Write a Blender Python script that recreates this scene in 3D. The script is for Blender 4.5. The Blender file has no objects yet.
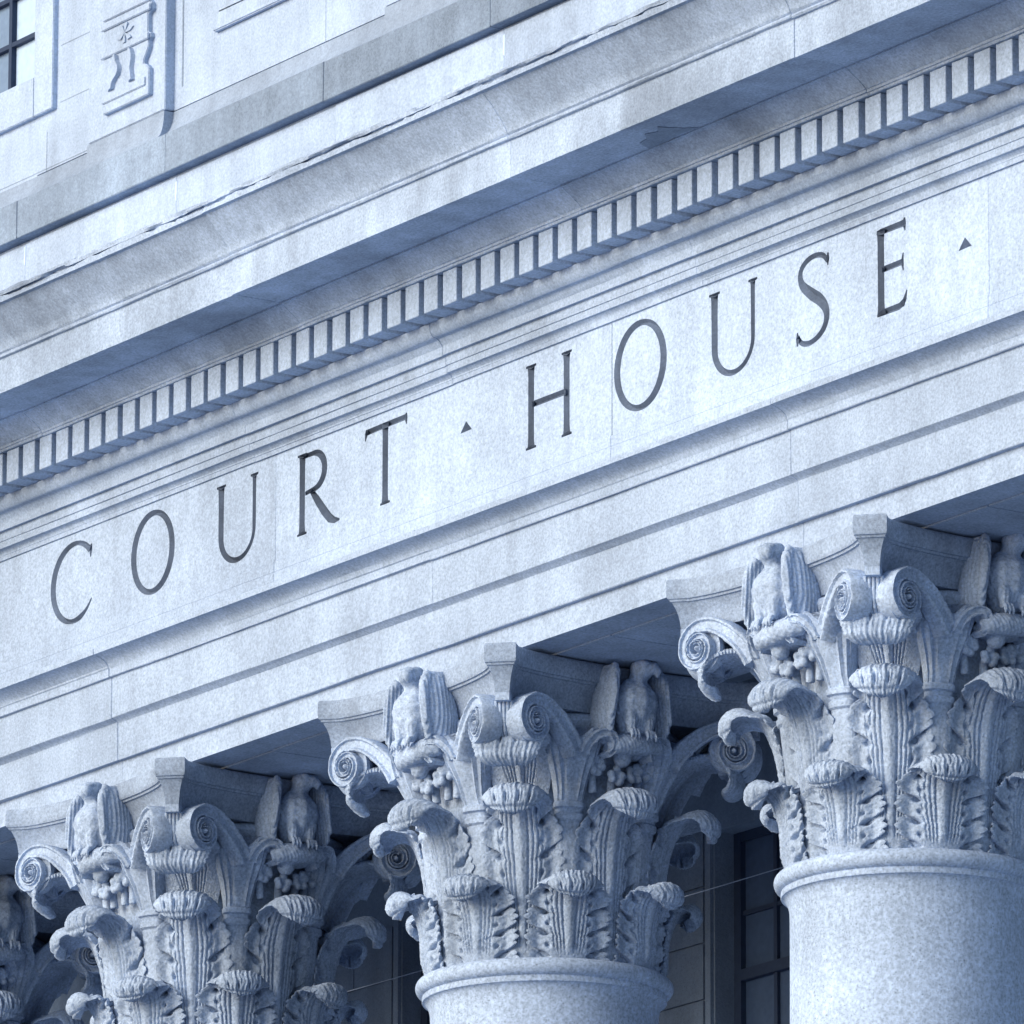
import bpy, bmesh, math, random
import numpy as np
from mathutils import Vector, Matrix
random.seed(7); rng = np.random.default_rng(7)
SC = bpy.context.scene
COL = SC.collection
R = math.radians
PI = math.pi

# ------------------------------------------------------------------ materials
TINT = (0.685, 0.872, 1.20)

def stone(name, alb, speck=0.16, stain=0.22, bump=0.35, fine=75.0, streak=0.12, rough=0.85, tint=TINT, dark_fleck=0.5):
    m = bpy.data.materials.new(name); m.use_nodes = True
    nt = m.node_tree; N = nt.nodes; L = nt.links; N.clear()
    out = N.new('ShaderNodeOutputMaterial'); bs = N.new('ShaderNodeBsdfPrincipled')
    L.new(bs.outputs[0], out.inputs[0]); bs.inputs['Roughness'].default_value = rough
    bs.inputs['Specular IOR Level'].default_value = 0.25
    geo = N.new('ShaderNodeNewGeometry')
    def noise(scale, detail, vec=None, rgh=0.6):
        n = N.new('ShaderNodeTexNoise'); n.inputs['Scale'].default_value = scale
        n.inputs['Detail'].default_value = detail; n.inputs['Roughness'].default_value = rgh
        L.new(vec if vec else geo.outputs['Position'], n.inputs['Vector']); return n.outputs['Fac']
    def mp(v, a, b, c, d, clamp=True):
        n = N.new('ShaderNodeMapRange'); n.clamp = clamp
        for i, x in zip((1, 2, 3, 4), (a, b, c, d)): n.inputs[i].default_value = x
        L.new(v, n.inputs[0]); return n.outputs[0]
    def mul(a, b, op='MULTIPLY'):
        n = N.new('ShaderNodeMath'); n.operation = op
        for i, x in enumerate((a, b)):
            if isinstance(x, float): n.inputs[i].default_value = x
            else: L.new(x, n.inputs[i])
        return n.outputs[0]
    g1 = noise(fine, 3.0)                                   # granite grain
    g2 = noise(fine * 2.3, 2.0)
    g3 = noise(fine * 0.42, 3.0)                            # coarser feldspar mottling
    big = noise(1.1, 5.0)                                   # weather patches
    vm = N.new('ShaderNodeVectorMath'); vm.operation = 'MULTIPLY'
    vm.inputs[1].default_value = (5.0, 5.0, 0.7); L.new(geo.outputs['Position'], vm.inputs[0])
    st = noise(1.3, 4.0, vm.outputs[0])                     # rain streaks
    med = noise(6.0, 5.0)
    v = mp(g1, 0.32, 0.68, 1 - speck, 1 + speck)
    v = mul(v, mp(g3, 0.34, 0.66, 1 - speck * .25, 1 + speck * .25))
    v = mul(v, mp(big, 0.35, 0.7, 1 + stain * 0.5, 1 - stain))
    v = mul(v, mp(med, 0.3, 0.7, 1 + stain * 0.25, 1 - stain * 0.35))
    v = mul(v, mp(st, 0.42, 0.75, 1 + streak * 0.2, 1 - streak))
    v = mul(v, mp(g2, 0.60, 0.72, 1.0, 1 - dark_fleck))     # dark mica flecks
    at = N.new('ShaderNodeAttribute'); at.attribute_name = 'tone'
    v = mul(v, mul(at.outputs['Fac'], 1.0, 'ADD'))
    cm = N.new('ShaderNodeVectorMath'); cm.operation = 'SCALE'
    cm.inputs[0].default_value = [alb * t for t in tint]; L.new(v, cm.inputs['Scale'])
    L.new(cm.outputs[0], bs.inputs['Base Color'])
    bp = N.new('ShaderNodeBump'); bp.inputs['Strength'].default_value = bump; bp.inputs['Distance'].default_value = 0.006
    L.new(mul(g1, mul(med, 0.6), 'ADD'), bp.inputs['Height']); L.new(bp.outputs[0], bs.inputs['Normal'])
    return m

def plain(name, col, rough=0.5, spec=0.4):
    m = bpy.data.materials.new(name); m.use_nodes = True
    nt = m.node_tree; b = nt.nodes['Principled BSDF']
    n = nt.nodes.new('ShaderNodeTexNoise'); n.inputs['Scale'].default_value = 25; n.inputs['Detail'].default_value = 4
    g = nt.nodes.new('ShaderNodeNewGeometry'); nt.links.new(g.outputs['Position'], n.inputs['Vector'])
    mr = nt.nodes.new('ShaderNodeMapRange'); mr.inputs[3].default_value = 0.8; mr.inputs[4].default_value = 1.2
    nt.links.new(n.outputs['Fac'], mr.inputs[0])
    s = nt.nodes.new('ShaderNodeVectorMath'); s.operation = 'SCALE'; s.inputs[0].default_value = col[:3]
    nt.links.new(mr.outputs[0], s.inputs['Scale']); nt.links.new(s.outputs[0], b.inputs['Base Color'])
    b.inputs['Roughness'].default_value = rough; b.inputs['Specular IOR Level'].default_value = spec
    return m

M_ent = stone('granite_entablature', 0.52, speck=0.19, stain=0.16, streak=0.14, dark_fleck=0.30)
M_cor = stone('granite_cornice', 0.49, speck=0.20, stain=0.30, streak=0.20, dark_fleck=0.35)
M_bed = stone('granite_bed_mould', 0.48, speck=0.18, stain=0.30, streak=0.12, dark_fleck=0.35)
M_att = stone('granite_attic', 0.53, speck=0.14, stain=0.16, streak=0.16, dark_fleck=0.2)
M_pli = stone('granite_plinth', 0.38, speck=0.12, stain=0.25, streak=0.15, dark_fleck=0.3)
M_band = stone('granite_stained_band', 0.33, speck=0.16, stain=0.35, streak=0.20, dark_fleck=0.4, tint=(.66, .87, 1.22))
M_cap = stone('granite_carved', 0.51, speck=0.24, stain=0.30, streak=0.22, dark_fleck=0.45, bump=0.5)
M_aba = stone('granite_abacus', 0.41, speck=0.22, stain=0.30, streak=0.15, dark_fleck=0.45, bump=0.5)
M_shaft = stone('granite_shaft', 0.57, speck=0.26, stain=0.20, streak=0.14, dark_fleck=0.6, fine=62)
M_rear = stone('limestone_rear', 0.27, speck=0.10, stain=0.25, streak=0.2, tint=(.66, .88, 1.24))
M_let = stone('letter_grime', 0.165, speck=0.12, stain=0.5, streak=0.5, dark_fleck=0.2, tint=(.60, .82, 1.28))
M_mort = stone('lime_mortar', 0.78, speck=0.05, stain=0.15, dark_fleck=0.1)
M_frame = plain('dark_bronze', (0.030, 0.048, 0.095), 0.6, 0.15)
M_glass = plain('dark_glass', (0.062, 0.100, 0.185), 0.25, 0.5)
M_glassp = plain('grey_glass', (0.16, 0.23, 0.35), 0.15, 0.5)
M_blind = plain('white_blind', (0.40, 0.54, 0.74), 0.8)
M_wire = plain('steel_wire', (0.30, 0.37, 0.50), 0.5)
M_pave = plain('pavement', (0.27, 0.33, 0.42), 0.9)

# ------------------------------------------------------------------ helpers
def link(name, me, mat, parent=None, smooth=None):
    o = bpy.data.objects.new(name, me); COL.objects.link(o)
    if mat and not me.materials: me.materials.append(mat)
    if parent is not None: o.parent = parent
    if smooth is not None:
        me.polygons.foreach_set('use_smooth', [True] * len(me.polygons))
        me.set_sharp_from_angle(angle=R(smooth))
    return o

def mesh_from(verts, faces, name='m'):
    me = bpy.data.meshes.new(name); me.from_pydata([tuple(v) for v in verts], [], faces); me.update()
    bm = bmesh.new(); bm.from_mesh(me); bmesh.ops.recalc_face_normals(bm, faces=bm.faces); bm.to_mesh(me); bm.free()
    return me

def tag(o, label=None, cat=None, group=None, kind=None):
    if label: o['label'] = label
    if cat: o['category'] = cat
    if group: o['group'] = group
    if kind: o['kind'] = kind
    return o

def empty(name, loc=(0, 0, 0)):
    o = bpy.data.objects.new(name, None); COL.objects.link(o); o.location = loc; o.empty_display_size = 0.3
    return o

class MB:
    def __init__(s): s.v = []; s.f = []
    def add(s, v, f):
        k = len(s.v); s.v += [tuple(p) for p in v]; s.f += [tuple(i + k for i in q) for q in f]
    def box(s, x0, x1, y0, y1, z0, z1):
        s.add([(x0, y0, z0), (x1, y0, z0), (x1, y1, z0), (x0, y1, z0), (x0, y0, z1), (x1, y0, z1), (x1, y1, z1), (x0, y1, z1)],
              [(0, 3, 2, 1), (4, 5, 6, 7), (0, 1, 5, 4), (1, 2, 6, 5), (2, 3, 7, 6), (3, 0, 4, 7)])
    def prism(s, poly, y0, y1):       # poly in (x,z), extruded from y0 (front) to y1
        n = len(poly)
        s.add([(x, y0, z) for x, z in poly] + [(x, y1, z) for x, z in poly],
              [tuple(range(n)), tuple(range(2 * n - 1, n - 1, -1))] + [(i, i + n, (i + 1) % n + n, (i + 1) % n) for i in range(n)])
    def build(s, name, mat, parent=None, smooth=None, bevel=0):
        me = mesh_from(s.v, s.f, name)
        if bevel:
            bm = bmesh.new(); bm.from_mesh(me)
            bmesh.ops.bevel(bm, geom=[e for e in bm.edges if e.is_manifold and e.calc_face_angle(0) > 0.6], offset=bevel, segments=2, affect='EDGES', clamp_overlap=True)
            bm.to_mesh(me); bm.free()
        return link(name, me, mat, parent, smooth)

def smooth_path(pts, n):
    """Catmull-Rom through pts, resampled to n points by arc length."""
    P = np.array(pts, float); P = np.vstack([2 * P[0] - P[1], P, 2 * P[-1] - P[-2]])
    out = []
    for i in range(1, len(P) - 2):
        t = np.linspace(0, 1, 24, endpoint=False)[:, None]
        a, b, c, d = P[i - 1], P[i], P[i + 1], P[i + 2]
        out.append(0.5 * ((2 * b) + (-a + c) * t + (2 * a - 5 * b + 4 * c - d) * t ** 2 + (-a + 3 * b - 3 * c + d) * t ** 3))
    Q = np.vstack(out + [P[-2][None]])
    L = np.concatenate([[0], np.cumsum(np.linalg.norm(np.diff(Q, axis=0), axis=1))])
    s = np.linspace(0, L[-1], n)
    return np.stack([np.interp(s, L, Q[:, k]) for k in range(Q.shape[1])], -1)

def grid_faces(nu, nv, closed_u=False, off=0):
    f = []
    for j in range(nv - 1):
        for i in range(nu if closed_u else nu - 1):
            a = j * nu + i; b = j * nu + (i + 1) % nu
            f.append((off + a, off + b, off + b + nu, off + a + nu))
    return f

def arc(y0, z0, y1, z1, kind, n=7):
    """quarter curve between two profile points; kind 'cav' starts vertical, 'ovo' starts horizontal."""
    o = []
    for i in range(n + 1):
        t = i / n * PI / 2
        if kind == 'cav': a, b = 1 - math.cos(t), math.sin(t)
        else: a, b = math.sin(t), 1 - math.cos(t)
        o.append((y0 + (y1 - y0) * a, z0 + (z1 - z0) * b))
    return o

def cyma(y0, z0, y1, z1, kind='reversa', n=6):
    ym, zm = (y0 + y1) / 2, (z0 + z1) / 2
    if kind == 'reversa': return arc(y0, z0, ym, zm, 'ovo', n)[:-1] + arc(ym, zm, y1, z1, 'cav', n)
    return arc(y0, z0, ym, zm, 'cav', n)[:-1] + arc(ym, zm, y1, z1, 'ovo', n)

X0, X1 = -9.5, 8.0
def extrude(name, prof, mat, parent, joints=(), x0=X0, x1=X1, gw=0.0028, gd=0.0055, tone=0.075, smooth=28, wob=0.0006, chip=None, xlo=-5.2, xhi=6.2):
    """profile (y,z) swept along X as one stone course, with fine V joints between its blocks, slight wear and optional chipped rows."""
    P = np.array(prof, float); n = len(P)
    T = np.roll(P, -1, 0) - np.roll(P, 1, 0); T[0] = P[1] - P[0]; T[-1] = P[-1] - P[-2]
    T /= np.linalg.norm(T, axis=1)[:, None] + 1e-9
    Nn = np.stack([T[:, 1], -T[:, 0]], -1)                # inward (to +y for a rising front)
    Nn[0] = Nn[-1] = 0
    xs = sorted(j for j in joints if x0 + .05 < j < x1 - .05)
    rings = [(x0, 0, 0)]; b = 0
    st = .035 if chip else .16
    def fill(a, c, b):
        if not wob: return
        k = a + st
        while k < c - st * .6:
            if xlo < k < xhi: rings.append((k, 0, b))
            k += st * random.uniform(.8, 1.2)
    for j in xs:
        fill(rings[-1][0], j, b)
        rings += [(j - gw, 0, b), (j, gd, b), (j + gw, 0, b + 1)]; b += 1
    fill(rings[-1][0], x1, b); rings.append((x1, 0, b))
    V = []; sh = [np.array([random.gauss(0, .0016), random.gauss(0, .0012)]) if xs and wob else np.zeros(2) for _ in range(b + 2)]
    run = np.zeros(n); crun = np.zeros(n)
    for x, d, bl in rings:
        run = .72 * run + np.random.default_rng(int((x + 50) * 1000) % 2 ** 31).normal(0, wob, n) if wob else run
        off = run.copy()
        if chip:
            crun = .75 * crun + rng.normal(0, 1, n) * .0042 * np.array([1.0 if chip[0] <= i <= chip[1] else 0 for i in range(n)])
            off = off + np.clip(crun, -.004, .016)
        if wob: off[:2] = 0; off[-2:] = 0
        Q = P + Nn * (d + off)[:, None]
        Q[2:-2] += sh[bl]
        for y, z in Q: V.append((x, y, z))
    F = []; tn = []; tones = [random.uniform(-tone, tone) for _ in range(b + 2)]
    for k in range(len(rings) - 1):
        for i in range(n - 1):
            F.append((k * n + i, k * n + i + 1, (k + 1) * n + i + 1, (k + 1) * n + i)); tn.append(tones[rings[k + 1][2]])
    F.append(tuple(range(n))); F.append(tuple(range((len(rings) - 1) * n, len(rings) * n))); tn += [0, 0]
    me = bpy.data.meshes.new(name); me.from_pydata(V, [], F); me.update()
    a = me.attributes.new('tone', 'FLOAT', 'FACE'); a.data.foreach_set('value', tn)
    bm = bmesh.new(); bm.from_mesh(me); bmesh.ops.recalc_face_normals(bm, faces=bm.faces); bm.to_mesh(me); bm.free()
    return link(name, me, mat, parent, smooth)

def boxed(prof, yb):
    """close a front profile back to plane y = yb."""
    return [(yb, prof[0][1])] + prof + [(yb, prof[-1][1])]

def jset(ref, pitch, lo=-9.4, hi=7.9, jit=0.0):
    k0 = math.ceil((lo - ref) / pitch); k1 = math.floor((hi - ref) / pitch)
    return [ref + k * pitch + random.uniform(-jit, jit) for k in range(k0, k1 + 1)]

# ------------------------------------------------------------------ entablature
ent = tag(empty('entablature', (0, 0, 1.4324)), 'carved stone entablature lettered COURT HOUSE above the columns, under the cornice and its dentils', 'entablature')
ent.location = (0, 0, 0)
S = 2.97834545
SOFX = 1.152
YB = 0.595
ar = [(-.595, 1.4324), (-.595, 1.5613), (-.622, 1.5615), (-.625, 1.566), (-.625, 1.752)]
ar += [(-.630, 1.757), (-.640, 1.764), (-.652, 1.771), (-.663, 1.7755)] + [(-.665, 1.778), (-.665, 1.986), (-.680, 1.9865), (-.683, 1.990), (-.683, 2.030)]
ar += [(-.688, 2.036), (-.690, 2.044), (-.698, 2.058), (-.714, 2.071), (-.738, 2.082), (-.766, 2.0915)] + [(-.777, 2.0925), (-.777, 2.121), (-.772, 2.124), (-.640, 2.150)]
extrude('architrave', boxed(ar, YB), M_ent, ent, jset(0.014, S))
fr = [(-.603, 2.1505), (-.603, 2.248), (-.600, 2.250), (-.600, 2.253), (-.602, 2.256), (-.602, 2.304), (-.598, 2.307), (-.595, 2.311), (-.595, 2.859)]
frieze = extrude('frieze', boxed(fr, YB), M_ent, ent, jset(1.448, 2.97), smooth=None, wob=0)
bed = [(-.590, 2.8592), (-.606, 2.8594), (-.606, 2.882)] + arc(-.608, 2.884, -.636, 2.909, 'cav', 5) + [(-.640, 2.910), (-.640, 2.946), (-.646, 2.9465), (-.646, 2.993), (-.666, 2.9935), (-.666, 3.036)]
bed += [(-.666 - .074 * t, 3.038 + .068 * t + .010 * math.sin(2 * PI * t)) for t in (0, .1, .2, .3, .4, .5, .6, .7, .8, .9, 1)] + [(-.742, 3.143), (-.69, 3.1432), (-.69, 3.3135)]
extrude('bed_moulding', boxed(bed, YB), M_bed, ent, jset(0.30, 2.2, jit=.3))
cor = [(-.70, 3.3136), (-.872, 3.3136), (-.875, 3.317), (-.875, 3.327), (-.882, 3.3275), (-.882, 3.341)]
cor += [(-.886 - .104 * t, 3.343 + .077 * (t ** .85)) for t in (0, .1, .25, .4, .55, .7, .85, 1)] + [(-1.0, 3.419), (-1.0, 3.427), (-1.262, 3.427), (-1.262, 3.4215), (-1.28, 3.4215), (-1.28, 3.601), (-1.292, 3.603)]
cor += [(-1.296, 3.606), (-1.298, 3.612), (-1.296, 3.619), (-1.290, 3.624), (-1.300, 3.632)] + [(-1.302 - .135 * (t ** 1.5), 3.638 + .1685 * t - .012 * math.sin(PI * t)) for t in (0, .12, .25, .38, .5, .62, .75, .88, 1)] + [(-1.460, 3.809), (-1.460, 3.8395)]
cor += [(-1.442, 3.8405), (-1.442, 3.8475), (-1.460, 3.847), (-1.464, 3.856), (-1.460, 3.868), (-1.445, 3.876), (-1.19, 3.90)]
cpro = boxed(cor, YB)
lipi = [i for i, q in enumerate(cpro) if q[1] > 3.838 and q[0] < -1.44]
cornice = extrude('cornice', cpro, M_cor, ent, jset(1.505, 2.45, jit=.12), gd=.006, chip=(lipi[0], lipi[-1]))
# dentils: separate little blocks under the cornice
def dentil_mesh():
    m = MB(); m.box(-.0590, .0590, -.860, -.6902, 3.1431, 3.3130)
    me = mesh_from(m.v, m.f, 'dentil'); bm = bmesh.new(); bm.from_mesh(me)
    bmesh.ops.bevel(bm, geom=bm.edges[:], offset=.003, segments=1, affect='EDGES'); bm.to_mesh(me); bm.free()
    me.materials.append(M_ent); return me
dm = dentil_mesh(); nd = 0
x = 0.535 + .081 + .1647 - 30 * .1647
while x < 5.9:
    o = bpy.data.objects.new('dentil', dm); COL.objects.link(o); o.parent = cornice
    o.location = (x + random.uniform(-.0015, .0015), random.uniform(-.002, .002), random.uniform(-.0015, .0015)); nd += 1
    x += .1647

pv = [(2.34, -.985), (2.40, -1.09), (2.47, -1.10), (2.53, -1.15), (2.60, -1.125), (2.66, -1.17), (2.71, -1.06), (2.76, -1.01), (2.62, -1.02), (2.50, -1.00)]
me = mesh_from([(a, b, 3.4235) for a, b in pv] + [(a, b, 3.4268) for a, b in pv], [tuple(range(10)), tuple(range(19, 9, -1))] + [(k, (k + 1) % 10, (k + 1) % 10 + 10, k + 10) for k in range(10)])
link('soffit_patch', me, M_band, cornice)
# ---- carved letters ------------------------------------------------
YF = -.595
ZB, ZT = 2.397, 2.801
HZ = ZT - ZB
def offset_sides(pts, hw, closed):
    P = np.array(pts, float); n = len(P)
    if closed: T = np.roll(P, -1, 0) - np.roll(P, 1, 0)
    else:
        T = np.empty_like(P); T[1:-1] = P[2:] - P[:-2]; T[0] = P[1] - P[0]; T[-1] = P[-1] - P[-2]
    T /= np.linalg.norm(T, axis=1)[:, None] + 1e-9
    Nn = np.stack([-T[:, 1], T[:, 0]], -1); h = np.array(hw, float)[:, None]
    return P + Nn * h, P - Nn * h, P
def stroke_groove(mb, pts, hw, closed, lift):
    Lf, Rt, C = offset_sides(pts, hw, closed); n = len(C); V = []
    for i in range(n):
        d = max(.004, 0.85 * hw[i]) - lift
        V += [(Lf[i][0], YF + .0006, Lf[i][1]), (C[i][0], YF + d, C[i][1]), (Rt[i][0], YF + .0006, Rt[i][1])]
    F = []
    for i in range(n if closed else n - 1):
        j = (i + 1) % n
        F += [(3 * i, 3 * i + 1, 3 * j + 1, 3 * j), (3 * i + 1, 3 * i + 2, 3 * j + 2, 3 * j + 1)]
    if not closed: F += [(0, 1, 2), (3 * n - 3, 3 * n - 2, 3 * n - 1)]
    mb.add(V, F)
def stroke_cutter(pts, hw, closed):
    h2 = [h + .0015 for h in hw]
    P = list(map(tuple, pts))
    if not closed:
        a, b = np.array(P[0]), np.array(P[1]); d = (a - b) / np.linalg.norm(a - b); P[0] = tuple(a + d * .0015)
        a, b = np.array(P[-1]), np.array(P[-2]); d = (a - b) / np.linalg.norm(a - b); P[-1] = tuple(a + d * .0015)
    Lf, Rt, C = offset_sides(P, h2, closed); n = len(C); V = []
    for i in range(n):
        d = min(max(.006, 1.0 * h2[i]), .021) + .002
        V += [(Lf[i][0], YF - .02, Lf[i][1]), (Lf[i][0], YF + .0005, Lf[i][1]), (C[i][0], YF + d, C[i][1]), (Rt[i][0], YF + .0005, Rt[i][1]), (Rt[i][0], YF - .02, Rt[i][1])]
    F = []
    for i in range(n if closed else n - 1):
        j = (i + 1) % n
        for k in range(5): F.append((5 * i + k, 5 * i + (k + 1) % 5, 5 * j + (k + 1) % 5, 5 * j + k))
    if not closed: F += [tuple(range(5)), tuple(range(5 * n - 5, 5 * n))]
    return V, F

def U2(x, t): return (x, ZB + HZ * t)
def seg(a, b, wa, wb=None, n=2):
    wb = wa if wb is None else wb
    return ([tuple(np.array(a) + (np.array(b) - np.array(a)) * i / (n - 1)) for i in range(n)], [wa + (wb - wa) * i / (n - 1) for i in range(n)], False)
def serif(x, t, w=.042):
    z = U2(x, t)[1]; s = .006 if t > .5 else -.006
    return [([(x - w, z + s * .1), (x, z - s * .6), (x + w, z + s * .1)], [.0035, .0075, .0035], False)]
def stem(x, w=.0205, t0=0, t1=1, ser=(1, 1)):
    o = [([U2(x, t0), U2(x, t0 + .06), U2(x, t0 + .14), U2(x, t1 - .14), U2(x, t1 - .06), U2(x, t1)], [w * 1.3, w * 1.08, w, w, w * 1.08, w * 1.3], False)]
    if ser[0]: o += serif(x, t0)
    if ser[1]: o += serif(x, t1)
    return o
def ellip(cx, a, t0, t1, wmax, wmin, n=44, closed=False, rot=0.0, cz=.5, b=.508):
    P = []; W = []
    for i in range(n if closed else n + 1):
        th = t0 + (t1 - t0) * i / n
        P.append((cx + a * math.cos(th), ZB + HZ * (cz + b * math.sin(th))))
        W.append(wmin + (wmax - wmin) * abs(math.cos(th + rot)) ** 1.3)
    return (P, W, closed)
def letter_C(x0, x1):
    a = .212; cx = x0 + a + .02; o = []
    e = ellip(cx, a, R(45), R(325), .0215, .0095, rot=.15); o.append(e)
    p = e[0][0]; o.append(([(p[0] + .016, p[1] + .026), (p[0] + .010, p[1] - .008), (p[0] + .010, p[1] - .040)], [.006, .012, .003], False))
    for k in range(1, 7): e[1][-k] = min(e[1][-k], .0022 + .0016 * k)
    return o
def letter_O(x0, x1):
    return [ellip((x0 + x1) / 2, (x1 - x0) / 2 - .020, 0, 2 * PI, .0215, .0115, n=60, closed=True, rot=.18)]
def letter_U(x0, x1):
    xl, xr = x0 + .045, x1 - .042; cx = (xl + xr) / 2; a = (xr - xl) / 2
    P = [U2(xl, 1), U2(xl, .93), U2(xl, .7), U2(xl, .45)]; W = [.026, .022, .0205, .0205]
    for i in range(0, 25):
        th = PI + PI * i / 24; P.append((cx + a * math.cos(th), ZB + HZ * (.34 + .34 * math.sin(th) * 1.03))); W.append(.020 - .008 * i / 24 - .005 * math.sin(PI * i / 24))
    P += [U2(xr, .45), U2(xr, .7), U2(xr, .93), U2(xr, 1)]; W += [.0125, .0125, .0135, .018]
    return [(P, W, False)] + serif(xl, 1) + serif(xr, 1, .034)
def letter_R(x0, x1):
    s = x0 + .045; o = stem(s)
    P = [U2(s + .01, .975), U2(s + .10, .975)]; W = [.009, .010]; cx = s + .10
    for i in range(1, 20):
        th = PI / 2 - PI * i / 20; P.append((cx + .105 * math.cos(th), ZB + HZ * (.745 + .23 * math.sin(th)))); W.append(.010 + .010 * math.sin(PI * i / 20))
    P += [U2(s + .10, .515), U2(s + .03, .50)]; W += [.010, .008]
    o.append((P, W, False))
    o.append(([U2(s + .085, .505), U2(s + .14, .36), U2(s + .20, .20), U2(s + .255, .075), U2(s + .30, .025), U2(s + .345, .012)], [.012, .019, .021, .020, .013, .003], False)); return o
def letter_T(x0, x1):
    xs = -.519; o = stem(xs, ser=(1, 0))
    o.append(([U2(x0 + .012, .968), U2(xs, .975), U2(x1 - .004, .978)], [.012, .0115, .012], False))
    o.append(([U2(x0 + .016, 1.0), U2(x0 + .014, .95), U2(x0 + .004, .87)], [.006, .011, .002], False))
    o.append(([U2(x1 - .006, 1.025), U2(x1 - .008, .96), U2(x1 - .003, .89)], [.005, .010, .002], False)); return o
def letter_H(x0, x1):
    return stem(.763) + stem(1.066) + [seg(U2(.775, .525), U2(1.055, .525), .0125)]
def letter_S(x0, x1):
    pts = [(3.205, .885), (3.165, .965), (3.10, .995), (3.03, .975), (2.975, .90), (2.962, .80), (2.985, .69), (3.06, .565), (3.135, .46), (3.185, .34), (3.195, .22), (3.165, .10), (3.10, .02), (3.03, -.005), (2.97, .03), (2.938, .11)]
    pts = [(3.085 + (a - 3.085) * .88, b) for a, b in pts]
    q = smooth_path([(a, ZB + HZ * b) for a, b in pts], 52); n = len(q)
    W = [.0100 + .0140 * math.exp(-((i / n - .5) / .2) ** 2) for i in range(n)]
    e0, e1 = q[0], q[-1]
    return [([tuple(p) for p in q], W, False), ([(e0[0] + .004, e0[1] + .035), (e0[0] + .002, e0[1] + .008), (e0[0] + .003, e0[1] - .022)], [.004, .010, .002], False), ([(e1[0] - .003, e1[1] + .022), (e1[0] - .002, e1[1] - .006), (e1[0] - .004, e1[1] - .04)], [.002, .010, .004], False)]
def letter_E(x0, x1):
    s = 3.604; o = stem(s, t0=.01, t1=.99, ser=(0, 0)); r = 3.790
    o.append(([U2(s - .03, .975), U2(s, .972), U2(r - .03, .972), U2(r, .978)], [.006, .0115, .0125, .014], False)); o.append(([U2(r - .004, 1.03), U2(r - .006, .96), U2(r, .885)], [.005, .010, .002], False))
    o.append(seg(U2(s + .01, .525), U2(r - .022, .53), .0115)); o.append(([U2(r - .016, .63), U2(r - .024, .53), U2(r - .016, .43)], [.002, .009, .002], False))
    o.append(([U2(s - .03, .012), U2(s, .028), U2(r - .05, .028), U2(r - .012, .06)], [.005, .0115, .013, .014], False)); o.append(([U2(r - .025, .03), U2(r - .004, .10), U2(r + .010, .185)], [.012, .010, .002], False)); return o
LET = [('C', letter_C, -3.700, -3.326), ('O', letter_O, -2.900, -2.487), ('U', letter_U, -2.082, -1.682), ('R', letter_R, -1.321, -.953), ('T', letter_T, -.704, -.326),
       ('H', letter_H, .727, 1.103), ('O', letter_O, 1.471, 1.896), ('U', letter_U, 2.247, 2.642), ('S', letter_S, 2.948, 3.203), ('E', letter_E, 3.561, 3.79)]
cutV = []; cutF = []
def cut_add(V, F):
    k = len(cutV); cutV.extend(V); cutF.extend([tuple(i + k for i in f) for f in F])
cutters = []; marks = []
for nm, fn, a, b in LET:
    for pts, hw, closed in fn(a, b):
        cutters.append(stroke_cutter(pts, [h * 1.16 for h in hw], closed))
    marks.append(('carved_letter', 'carved letter ' + nm, a - .06, b + .06))
for cx, cz in ((.1985, 2.618), (4.241, 2.578)):
    A, B, Cc = (cx - .050, cz - .018), (cx + .052, cz - .016), (cx, cz + .036)
    tri = [A, B, Cc]; c = (cx, cz)
    cutters.append(([(p[0], YF - .02, p[1]) for p in tri] + [(p[0], YF + .0005, p[1]) for p in tri] + [(c[0], YF + .030, c[1])],
                    [(0, 1, 2), (0, 1, 4, 3), (1, 2, 5, 4), (2, 0, 3, 5), (3, 4, 6), (4, 5, 6), (5, 3, 6)]))
    marks.append(('carved_triangle', None, cx - .07, cx + .07))
for V, F in cutters: cut_add(V, F)
cm = mesh_from(cutV, cutF, 'cutter')
co = bpy.data.objects.new('cutter', cm); COL.objects.link(co)
bo = frieze.modifiers.new('cut', 'BOOLEAN'); bo.operation = 'DIFFERENCE'; bo.solver = 'EXACT'; bo.use_self = True; bo.object = co
dg = bpy.context.evaluated_depsgraph_get(); dg.update()
nm_ = bpy.data.meshes.new_from_object(frieze.evaluated_get(dg))
frieze.modifiers.clear(); frieze.data = nm_
print('frieze faces', len(nm_.polygons))
bpy.data.objects.remove(co)
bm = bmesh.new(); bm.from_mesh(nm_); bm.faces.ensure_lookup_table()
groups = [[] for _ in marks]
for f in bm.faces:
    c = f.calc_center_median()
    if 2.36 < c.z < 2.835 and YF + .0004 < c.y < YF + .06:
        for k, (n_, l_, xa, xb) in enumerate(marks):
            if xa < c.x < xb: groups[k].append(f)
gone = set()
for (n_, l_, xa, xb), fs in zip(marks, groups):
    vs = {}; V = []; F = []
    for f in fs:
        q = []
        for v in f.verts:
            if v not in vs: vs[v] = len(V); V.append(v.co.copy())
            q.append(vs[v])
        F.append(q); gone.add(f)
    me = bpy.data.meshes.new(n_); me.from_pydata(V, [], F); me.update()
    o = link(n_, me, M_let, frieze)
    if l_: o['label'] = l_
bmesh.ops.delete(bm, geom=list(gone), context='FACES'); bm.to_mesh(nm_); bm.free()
# slabs lining the underside of the architrave
sx = [SOFX + k * S / 2 for k in range(-6, 5)]
for a, b in zip(sx, sx[1:]):
    m = MB(); m.box(a + .004, b - .004, -.405 + random.uniform(-.006, .006), YB - .02, 1.4235, 1.4323); m.build('soffit_slab', M_bed, ent, bevel=.002)
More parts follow.
